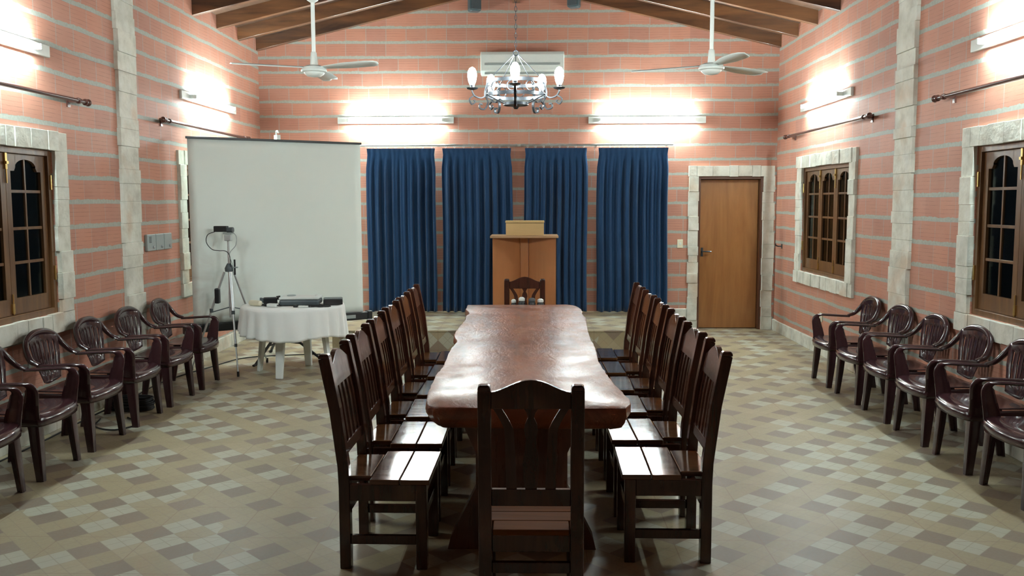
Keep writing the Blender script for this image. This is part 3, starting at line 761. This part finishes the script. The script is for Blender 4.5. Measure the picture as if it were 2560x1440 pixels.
for i in range(6):
    o = proto if i == 0 else copy_tree(proto)
    place_chair(o, (-.705 - .006 * i, yl[i], 0), -PI / 2 + .015 * ((i * 7) % 3 - 1), 'dark slatted chair on the left side of the long table, ' + where[i], 'slat back chairs along the long table')
for i in range(6):
    o = copy_tree(proto)
    place_chair(o, (.665, yr[i], 0), PI / 2 + .015 * ((i * 5) % 3 - 1), 'dark slatted chair on the right side of the long table, ' + where[i], 'slat back chairs along the long table')
place_chair(splat_chair(.211, .42, 1.035, .03), (-.002, 3.71, 0), 0, 'dark wooden chair with curved back splats at the near end of the table', 'carved back chairs at the table ends')
place_chair(splat_chair(.205, .40, .985, .03), (-.068, 8.80, 0), PI, 'dark wooden chair with curved back splats at the far end before the lectern', 'carved back chairs at the table ends')
# things standing on the far chair
def jar(loc, r, h, cap, label):
    root = empty('bottle', loc); tag(root, label, 'bottle', 'bottles on the far chair')
    MB().lathe([(r * .9, 0), (r, .01), (r, h * .86), (r * .86, h * .89), (r * .5, h * .90), (r * .5, h * .91)], (0, 0, 0), 16).build('bottle_body', M['black'], root, smooth=True)
    MB().lathe([(r * .62, h * .895), (r * .9, h * .91), (r * .9, h * .97), (r * .4, h)], (0, 0, 0), 16).build('cap', M[cap], root, smooth=True)
jar((-.175, 8.78, .443), .026, .36, 'white', 'slim dark bottle with round white cap on the far chair, leftmost')
jar((-.095, 8.74, .443), .034, .385, 'wplast', 'dark bottle with big white cap on the far chair, second from left')
jar((0.005, 8.76, .443), .036, .375, 'dgrey', 'all dark bottle on the far chair, third from left')
jar((.088, 8.78, .443), .034, .365, 'wplast', 'dark bottle with pale cap on the far chair, rightmost')

# ================================================================== PLASTIC ARMCHAIRS
def monobloc():
    root = empty('plastic_armchair')
    # seat: dished shell with a rolled front lip
    b = MB(); N, K = 12, 14; vs_ = []; fs_ = []
    for j in range(K + 1):
        v = j / K; y = -.20 + v * .43; w = .215 + .033 * v - (.0 if v < .9 else (v - .9) * .25)
        for i in range(N + 1):
            u = -1 + 2 * i / N
            yy = y + (.030 * (1 - u * u) if v > .8 else 0) * ((v - .8) / .2 if v > .8 else 0)
            z = .425 - .018 * (1 - u * u) * math.sin(PI * min(1, v * 1.05)) - (.05 * max(0, (v - .88) / .12) ** 1.6) + .004 * v
            vs_.append((u * w, yy, z))
    for j in range(K):
        for i in range(N): k = j * (N + 1) + i; fs_.append((k, k + 1, k + N + 2, k + N + 1))
    b.add(vs_, fs_)
    # apron round the seat
    rim = [(-.215, -.20), (-.222, -.1), (-.236, .05), (-.248, .17), (-.235, .215), (-.12, .246), (0, .255), (.12, .246), (.235, .215), (.248, .17), (.236, .05), (.222, -.1), (.215, -.20)]
    P = spline([(x, y, 0) for x, y in rim], 4); vs_ = []; n = len(P)
    for p in P: vs_ += [(p.x, p.y, .415), (p.x * 1.01, p.y * 1.01, .380), (p.x * 1.0, p.y, .352)]
    b.add(vs_, [(i * 3 + k, i * 3 + 3 + k, i * 3 + 4 + k, i * 3 + 1 + k) for i in range(n - 1) for k in range(2)])
    b.build('seat', M['plastic'], root, smooth=True, solid=.007, auto=60)
    # rim of the back, one arch running down into the arms
    arch = spline([(-.268, -.13, .625), (-.262, -.19, .65), (-.235, -.235, .71), (-.185, -.262, .775), (-.10, -.275, .812), (0, -.278, .822), (.10, -.275, .812), (.185, -.262, .775), (.235, -.235, .71), (.262, -.19, .65), (.268, -.13, .625)], 5)
    b = MB(); n = len(arch); kk = [max(0.0, 1 - min(i, n - 1 - i) / 12) for i in range(n)]; b.sweep(arch, [.017 + .010 * q for q in kk], [.021 - .009 * q for q in kk], seg=10, up=(0, -.2, 1))
    # centre panel: one sheet with slots between its slats
    def yb_(z): return -.205 - .075 * max(0, (z - .42) / .40) ** .9
    xs = [-.172]; hole = []
    for i in range(7):
        xs += [xs[-1] + .0195, xs[-1] + .039]; hole += [False, False]
        if i < 6: xs.append(xs[-1] + .0118); hole.append(True)
    xs = [x * .172 / xs[-1] if False else x - (xs[-1] - .172) / 2 for x in xs]
    K = 16; vs_ = []; fs_ = []
    for j in range(K + 1):
        v = j / K
        for i, x in enumerate(xs):
            ztop = .822 - 1.30 * x * x; zbot = .445 + .9 * x * x
            z = zbot + (ztop - zbot) * v
            sc_ = .62 + .38 * min(1, max(0, (z - .45) / .2)) + .10 * max(0, (z - .6) / .2)
            rid = 0 if (i % 3) != 1 else -.005
            vs_.append((x * sc_, yb_(z) - .03 * (x / .17) ** 2 * -1 + (rid if 3 < j < 14 else 0), z))
    n = len(xs)
    for j in range(K):
        for i in range(n - 1):
            if hole[i] and 3 <= j < 13: continue
            k = j * n + i; fs_.append((k, k + 1, k + n + 1, k + n))
    b.add(vs_, fs_)
    b.build('backrest', M['plastic'], root, smooth=True, solid=.006, auto=60)
    # arms: flat rail, rounded front corner, broad support down to the seat
    for s in (-1, 1):
        p = spline([(s * .266, -.14, .618), (s * .272, -.05, .622), (s * .276, .06, .628), (s * .277, .135, .630), (s * .275, .172, .615), (s * .270, .182, .575), (s * .262, .175, .52), (s * .254, .165, .46), (s * .245, .158, .40)], 5)
        n = len(p); W = []
        for i in range(n):
            t = i / (n - 1); W.append(.038 if t < .5 else .038 + .020 * ((t - .5) / .5))
        b = MB(); b.sweep(p, W, [.010] * n, seg=10, up=(-s * 1.0, 0.0, .02)) if False else b.sweep(p, [.012] * n, W, seg=10, up=(s, 0, 0)) if False else None
        b = MB(); vs_ = []; fs_ = []
        for i in range(n):
            a = p[max(0, i - 1)]; c = p[min(n - 1, i + 1)]; t = (c - a).normalized(); out_ = Vector((s, 0, 0)); out_ = (out_ - t * out_.dot(t)).normalized(); nn = t.cross(out_).normalized()
            tt = i / (n - 1)
            # the rail is flat (wide across), the support turns so that its broad side faces sideways
            q = min(1, max(0, (tt - .42) / .16)); wa = .026 * (1 - q) + .013 * q; wb = .012 * (1 - q) + W[i] * q
            for k in range(10):
                g = 2 * PI * k / 10; vs_.append(p[i] + out_ * wa * math.cos(g) + nn * wb * math.sin(g))
        for i in range(n - 1):
            for k in range(10): fs_.append((i * 10 + k, i * 10 + (k + 1) % 10, i * 10 + 10 + (k + 1) % 10, i * 10 + 10 + k))
        fs_ += [tuple(range(10)), tuple((n - 1) * 10 + k for k in range(10))]
        b.add([tuple(v) for v in vs_], fs_); b.build('armrest', M['plastic'], root, smooth=True, auto=70)
    for s in (-1, 1):
        for f_, (tx, ty, bx_, by_, wt, wb) in ((1, (.232, .185, .242, .205, .054, .026)), (0, (.200, -.175, .212, -.235, .044, .024))):
            b = MB(); lv = [(.40, tx, ty, wt), (.33, tx + (bx_ - tx) * .2, ty + (by_ - ty) * .2, wt * .82), (.22, tx + (bx_ - tx) * .5, ty + (by_ - ty) * .5, (wt * .62 + wb * .3)), (0, bx_, by_, wb)]
            ring_ = []
            for z, x, y, w in lv:
                # angle section: outer face and front (or rear) face meeting in a rounded corner
                o_ = .014; sy = 1 if f_ else -1
                loop = [(x + .012, y - sy * w * 1.2), (x + .016, y), (x + .012, y + sy * .014), (x - w * .5, y + sy * .018), (x - w * 1.1, y + sy * .012), (x - w * 1.1, y - sy * .0), (x - w * .3, y - sy * .004), (x - .008, y - sy * w * .6), (x - .006, y - sy * w * 1.2)]
                ring_.append([(s * a, c, z) for a, c in loop])
            m_ = len(ring_[0]); vs_ = [v for r_ in ring_ for v in r_]
            fs_ = [(i * m_ + k, i * m_ + (k + 1) % m_, (i + 1) * m_ + (k + 1) % m_, (i + 1) * m_ + k) for i in range(len(lv) - 1) for k in range(m_)]
            fs_ += [tuple(range(m_)), tuple((len(lv) - 1) * m_ + k for k in range(m_))]
            b.add(vs_, fs_); b.build('leg', M['plastic'], root, smooth=True, auto=50)
    return root
pl = monobloc()
yR = [8.66, 7.95, 7.28, 6.61, 5.94, 5.27]; yL = [8.50, 7.80, 7.10, 6.40, 5.72, 5.04]
wr = ['nearest the door', 'second from the door', 'third from the door', 'fourth from the door', 'fifth from the door', 'nearest the camera']
wl = ['nearest the projection screen', 'second from the projection screen', 'third from the projection screen', 'fourth from the projection screen', 'fifth from the projection screen', 'nearest the camera']
for i in range(6):
    o = pl if i == 0 else copy_tree(pl)
    o.location = (3.005, yR[i], 0); o.rotation_euler = (0, 0, PI / 2 + (-.02, .03, 0, .02, -.02, .01)[i])
    tag(o, 'glossy maroon plastic armchair along the right wall, ' + wr[i], 'chair', 'maroon plastic armchairs')
for i in range(6):
    o = copy_tree(pl); o.location = (-3.305, yL[i], 0); o.rotation_euler = (0, 0, -PI / 2 + (.05, -.02, .02, 0, .03, .02)[i])
    tag(o, 'glossy maroon plastic armchair along the left wall, ' + wl[i], 'chair', 'maroon plastic armchairs')

# ================================================================== LECTERN
root = empty('lectern', (-.087, 10.95, SZ)); tag(root, 'orange brown wooden lectern on the platform before the curtains', 'lectern')
H = 1.345 - SZ - .028
for s in (-1, 1):
    b = MB(); b.prism([(s * .386, 0), (s * .386, .018), (s * .05, .245), (s * .05, .222)], 'z', 0, H); b.build('front_panel', M['lectern'], root)
    MB().box(min(s * .386, s * .368), max(s * .386, s * .368), .02, .45, 0, H).build('side_panel', M['lectern'], root, bevel=.002)
MB().box(-.048, .048, .205, .30, 0, H).build('centre_post', M['lectern'], root, bevel=.003)
MB().box(-.415, .415, -.03, .48, H, H + .028).build('top_board', M['lecterntop'], root, bevel=.004)
root = empty('wooden_box', (-.080, 11.12, 1.3455)); tag(root, 'pale wooden box standing on the lectern top', 'box')
MB().box(-.232, .232, -.10, .16, 0, .150).build('box_body', M['pine'], root, bevel=.003)
MB().box(-.238, .238, -.106, .166, .154, .178).build('box_lid', M['pine'], root, bevel=.003)
MB().box(-.225, .225, -.096, .155, .149, .155).build('lid_gap', M['hole'], root)

# ================================================================== PROJECTION SCREEN
ang = math.atan2(.578, .816)
root = empty('projection_screen', (-2.77, 9.90, 0), ang); tag(root, 'large off white projection screen on a black tripod before the left corner', 'projection screen')
b = MB(); N, K = 24, 24
vs_ = [(-.97 + 1.94 * i / N, .004 * math.sin(i * .5) * math.sin(j * .3), .47 + 1.95 * j / K) for j in range(K + 1) for i in range(N + 1)]
b.add(vs_, [(j * (N + 1) + i, j * (N + 1) + i + 1, (j + 1) * (N + 1) + i + 1, (j + 1) * (N + 1) + i) for j in range(K) for i in range(N)])
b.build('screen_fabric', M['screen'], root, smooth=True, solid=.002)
MB().box(-.985, .985, -.012, .012, 2.415, 2.44).build('top_bar', M['black'], root, bevel=.003)
cs = MB().box(-1.02, 1.02, -.035, .045, .385, .475).build('screen_case', M['black'], root, bevel=.012)
MB().box(.62, .86, -.037, -.034, .41, .45).build('case_label', M['grey'], cs)
for s in (-1, 1): MB().box(s * 1.045 - .03, s * 1.045 + .03, -.04, .05, .375, .485).build('end_cap', M['black'], cs, bevel=.01)
MB().sweep([(0, .075, .22), (0, .075, 2.50)], .013, seg=10).build('pole', M['black'], root, smooth=True)
b = MB(); b.box(-.02, .02, -.02, .075, 2.44, 2.49); b.sweep([(0, .06, 2.49), (0, .05, 2.53), (0, .01, 2.535), (0, -.02, 2.51)], .009); b.build('top_hook', M['white'], root)
fp = [math.radians(-108) - ang, math.radians(-14) - ang, math.radians(120) - ang]
for a in fp:
    c_, s_ = math.cos(a), math.sin(a)
    lg = MB().sweep([(.02 * c_, .075 + .02 * s_, .34), (.50 * c_, .075 + .50 * s_, .012)], .012, .010, rect=True).build('tripod_leg', M['black'], root)
    MB().sweep([(.015 * c_, .075 + .015 * s_, .20), (.24 * c_, .075 + .24 * s_, .185)], .008, .006, rect=True).build('leg_brace', M['black'], lg)
    MB().sweep([(.47 * c_, .075 + .47 * s_, .022), (.53 * c_, .075 + .53 * s_, .012)], .018, .012).build('rubber_foot', M['rubber'], lg)
MB().box(-.03, .03, .045, .105, .30, .40).build('tripod_hub', M['black'], root, bevel=.006)

# ================================================================== ROUND TABLE, CLOTH AND WHAT LIES ON IT
TX, TY, TZ = -2.46, 9.18, .70
root = empty('round_table', (TX, TY, 0)); tag(root, 'round white plastic table under the white cloth by the screen', 'table')
MB().lathe([(.40, .655), (.49, .66), (.515, .675), (.515, .692), (.50, .70)], (0, 0, 0), 48).build('tabletop', M['wplast'], root, smooth=True)
for a in (-98, 172, 82, -8):
    c_, s_ = math.cos(math.radians(a)), math.sin(math.radians(a)); T = Matrix.Rotation(math.radians(a), 4, 'Z')
    b = MB(); b.sweep([(.30, 0, .66), (.335, 0, .4), (.385, 0, 0)], [.055, .048, .036], [.022, .022, .018], rect=True, up=(1, 0, 0), mat=T); b.build('leg', M['wplast'], root, bevel=.008)
b = MB(); A, K = 192, 14; vs_ = [(0, 0, TZ + .006)]; fs_ = []
rings = []
rr = [.15, .3, .42, .49, .515]
for r_ in rr: rings.append([(r_ * math.cos(2 * PI * i / A), r_ * math.sin(2 * PI * i / A), TZ + .006 - (0.0 if r_ < .5 else .003)) for i in range(A)])
for j in range(1, K + 1):
    t = j / K; L = []
    for i in range(A):
        a = 2 * PI * i / A
        hem = .275 + .018 * math.sin(3 * a + 1.0) + .010 * math.sin(a * 5 + 2) + .035 * max(0, math.cos(a - math.radians(-45)))
        fold = 1.5 * abs(math.sin(9 * a + .9 * math.sin(3 * a))) ** .7 - .9 + .5 * math.sin(23 * a + 2 * math.sin(2 * a)) + .25 * math.sin(5 * a)
        r_ = .522 + .022 * t + .022 * fold * t ** .8
        L.append((r_ * math.cos(a), r_ * math.sin(a), TZ + .002 - hem * t))
    rings.append(L)
for L in rings: vs_ += L
fs_ += [(0, 1 + i, 1 + (i + 1) % A) for i in range(A)]
for k in range(len(rings) - 1): fs_ += [(1 + k * A + i, 1 + (k + 1) * A + i, 1 + (k + 1) * A + (i + 1) % A, 1 + k * A + (i + 1) % A) for i in range(A)]
b.add(vs_, fs_); o = b.build('tablecloth', M['linen'], None, smooth=True, solid=.0025, auto=80); o.location = (TX, TY, 0)
tag(o, 'white cloth hanging in folds over the round table', 'tablecloth')
ZT = TZ + .0085
root = empty('projector', (-2.36, 9.12, ZT), math.radians(4)); tag(root, 'white topped projector with dark grey sides on the white cloth', 'projector')
MB().box(-.20, .20, -.13, .13, .008, .066).build('projector_body', M['dgrey'], root, bevel=.02)
MB().box(-.202, .202, -.132, .132, .066, .092).build('top_cover', M['wplast'], root, bevel=.012)
MB().lathe([(.045, .090), (.045, .100), (.03, .103)], (-.10, .02, 0), 20).build('focus_dial', M['grey'], root, smooth=True)
MB().lathe([(.014, .09), (.014, .106), (.008, .108)], (.16, .0, 0), 12).build('button', M['wplast'], root, smooth=True)
root = empty('flat_device', (-2.045, 9.17, ZT), math.radians(12)); tag(root, 'flat black device at the right edge of the white cloth', 'device')
MB().box(-.095, .10, -.10, .10, .006, .062).build('device_body', M['black'], root, bevel=.008)
MB().box(-.085, .09, -.09, .09, .061, .066).build('top_panel', M['dgrey'], root, bevel=.002)
root = empty('camcorder', (-2.70, 9.20, ZT), math.radians(20)); tag(root, 'small black camcorder lying on the white cloth left of the projector', 'camera')
MB().box(-.07, .07, -.035, .035, .0, .07).build('camera_body', M['black'], root, bevel=.012)
MB().lathe([(.028, -.105), (.030, -.09), (.024, -.07)], (0, 0, .04), 16, 'x').build('lens', M['dgrey'], root, smooth=True)
MB().lathe([(.018, .06), (.022, .09), (.022, .10)], (0, 0, .062), 14, 'x').build('viewfinder', M['black'], root, smooth=True)
root = empty('power_adapter', (-2.60, 8.93, ZT), math.radians(-15)); tag(root, 'white power adapter lying before the projector', 'adapter')
MB().box(-.055, .055, -.03, .03, 0, .035).build('adapter_body', M['wplast'], root, bevel=.01); MB().box(.055, .075, -.008, .008, .012, .024).build('plug', M['black'], root)
root = empty('rolled_cloth', (-2.80, 9.02, ZT), math.radians(-30)); tag(root, 'cream rolled cloth at the left edge of the round table', 'cloth')
MB().lathe([(.012, -.08), (.028, -.07), (.030, 0), (.027, .07), (.010, .08)], (0, 0, .030), 14, 'x').build('roll', M['cream'], root, smooth=True)
def cable(name, pts, r, label, cat='cable', mat='rubber', n=6, closed=False, group=None):
    o = MB().sweep(spline(pts, n, closed), r, seg=6, closed=closed).build(name, M[mat], None, smooth=True, auto=80); tag(o, label, cat, group); return o
rc = random.Random(3)
def tangle(cx, cy, z, rx, ry, turns, r): return [(cx + rx * (1 + .25 * rc.uniform(-1, 1)) * math.cos(i * .7), cy + ry * (1 + .3 * rc.uniform(-1, 1)) * math.sin(i * .7), z + r + .0035 * (i % 4) + .001) for i in range(int(turns * 9))]
cable('coiled_cable', tangle(-2.63, 9.03, ZT, .10, .055, 4, .004), .004, 'tangled black cable on the white cloth before the camcorder')
cable('coiled_cable', tangle(-2.16, 8.93, ZT, .14, .035, 3, .004), .004, 'black cable loops on the white cloth before the flat black device')
root = empty('plug', (-2.33, 8.90, ZT)); tag(root, 'small black plug with white socket on the cloth before the projector', 'plug')
MB().box(-.05, -.01, -.015, .015, 0, .028).build('plug_body', M['black'], root, bevel=.004); MB().box(.0, .10, -.014, .014, 0, .018).build('socket_block', M['wplast'], root, bevel=.004)

# camera tripod --------------------------------------------------------------
PX, PY = -3.17, 9.35
root = empty('camera_tripod', (PX, PY, 0)); tag(root, 'silver camera tripod between the screen and the round table', 'tripod')
MB().sweep([(0, 0, .55), (0, 0, 1.36)], .012, seg=12).build('centre_column', M['alu'], root, smooth=True)
MB().lathe([(.02, 1.03), (.042, 1.035), (.045, 1.07), (.03, 1.10), (.018, 1.12)], (0, 0, 0), 18).build('shoulder', M['dgrey'], root, smooth=True)
MB().sweep([(.03, 0, 1.075), (.10, -.02, 1.08)], .007).build('crank_handle', M['grey'], root)
MB().sweep([(.06, 0, 1.0), (.06, 0, 1.16)], .010).build('column_lock', M['black'], root)
for k, (fx, fy) in enumerate(((.20, -.42), (.26, .38), (-.40, -.08))):
    top = Vector((fx * .12, fy * .12, 1.03)); foot = Vector((fx, fy, .02)); mid = top.lerp(foot, .40); m2 = top.lerp(foot, .72)
    b = MB(); b.sweep([top, mid], .019 if k == 0 else .012, seg=10); b.sweep([mid, m2], .011, seg=10); b.sweep([m2, foot], .008, seg=10)
    lg = b.build('tripod_leg', M['alu'], root, smooth=True)
    b = MB(); b.sweep([mid - Vector((0, 0, .02)), mid + Vector((0, 0, .02))], .019); b.sweep([m2 - Vector((0, 0, .016)), m2 + Vector((0, 0, .016))], .015); b.build('leg_clamp', M['dgrey'], lg)
    MB().sweep([foot - Vector((0, 0, .02)), foot + Vector((0, 0, .03))], .013).build('rubber_foot', M['rubber'], lg)
    MB().sweep([(0, 0, .66), tuple(top.lerp(foot, .42))], .005, rect=True).build('leg_brace', M['dgrey'], lg)
hd = MB().box(-.035, .035, -.03, .03, 1.355, 1.42).build('pan_head', M['alu'], root, bevel=.008)
MB().box(-.045, .05, -.035, .035, 1.425, 1.445).build('camera_plate', M['grey'], hd, bevel=.004)
b = MB(); b.box(-.05, .0, -.03, .03, .70, .86); b.build('hanging_bag', M['black'], root, bevel=.012)
bpy.data.objects['hanging_bag'].location = (-.10, -.02, 0)
root = empty('video_camera', (PX - .045, PY, 1.449), math.radians(-8)); tag(root, 'small black video camera on top of the silver tripod', 'camera')
MB().box(-.10, .045, -.03, .03, 0, .062).build('camera_body', M['black'], root, bevel=.008)
MB().lathe([(.026, .04), (.030, .08), (.030, .105), (.022, .108)], (0, 0, .02), 16, 'x').build('lens', M['dgrey'], root, smooth=True)
cable('camera_cable', [(PX - .12, PY - .03, 1.455), (PX - .20, PY - .04, 1.42), (PX - .215, PY - .04, 1.34), (PX - .16, PY - .04, 1.27), (PX - .09, PY - .035, 1.255), (PX - .02, PY - .03, 1.25), (PX + .02, PY - .03, 1.20), (PX + .028, PY - .025, 1.08)], .004, 'thin dark cable looping from the video camera down the tripod')
cable('camera_cable', [(PX + .06, PY - .03, 1.45), (PX + .10, PY - .04, 1.40), (PX + .09, PY - .04, 1.31), (PX + .02, PY - .03, 1.22), (PX + .05, PY - .03, 1.10), (PX + .055, PY - .03, 1.0)], .0035, 'thin grey cable on the right side of the tripod', mat='grey')

# floor cables ---------------------------------------------------------------
cable('floor_cable', [(-.98, 10.36, .006), (-1.6, 10.33, .006), (-2.2, 10.28, .006), (-2.8, 10.18, .006), (-3.25, 9.98, .006), (-3.42, 9.45, .006), (-3.55, 9.0, .006), (-3.62, 8.5, .006), (-3.60, 7.9, .006), (-3.62, 7.2, .006), (-3.60, 6.4, .006), (-3.62, 5.6, .006), (-3.60, 4.9, .006)], .006, 'black cable running on the floor from the platform along the left skirting')
cable('coiled_cable', [(-3.40 + (.19 + .012 * rc.uniform(-1, 1)) * math.cos(i * .8), 7.45 + (.095 + .010 * rc.uniform(-1, 1)) * math.sin(i * .8), .012 + .012 * int(i / 7.85)) for i in range(70)], .007, 'thick coil of black cable on the floor under the left armchairs')
cable('floor_cable', spline([(-3.30, 7.15, .008), (-3.12, 6.95, .008), (-3.22, 6.75, .008), (-3.42, 6.85, .008), (-3.5, 7.1, .008)], 4), .006, 'loose loop of black cable beside the coil on the floor', n=2)
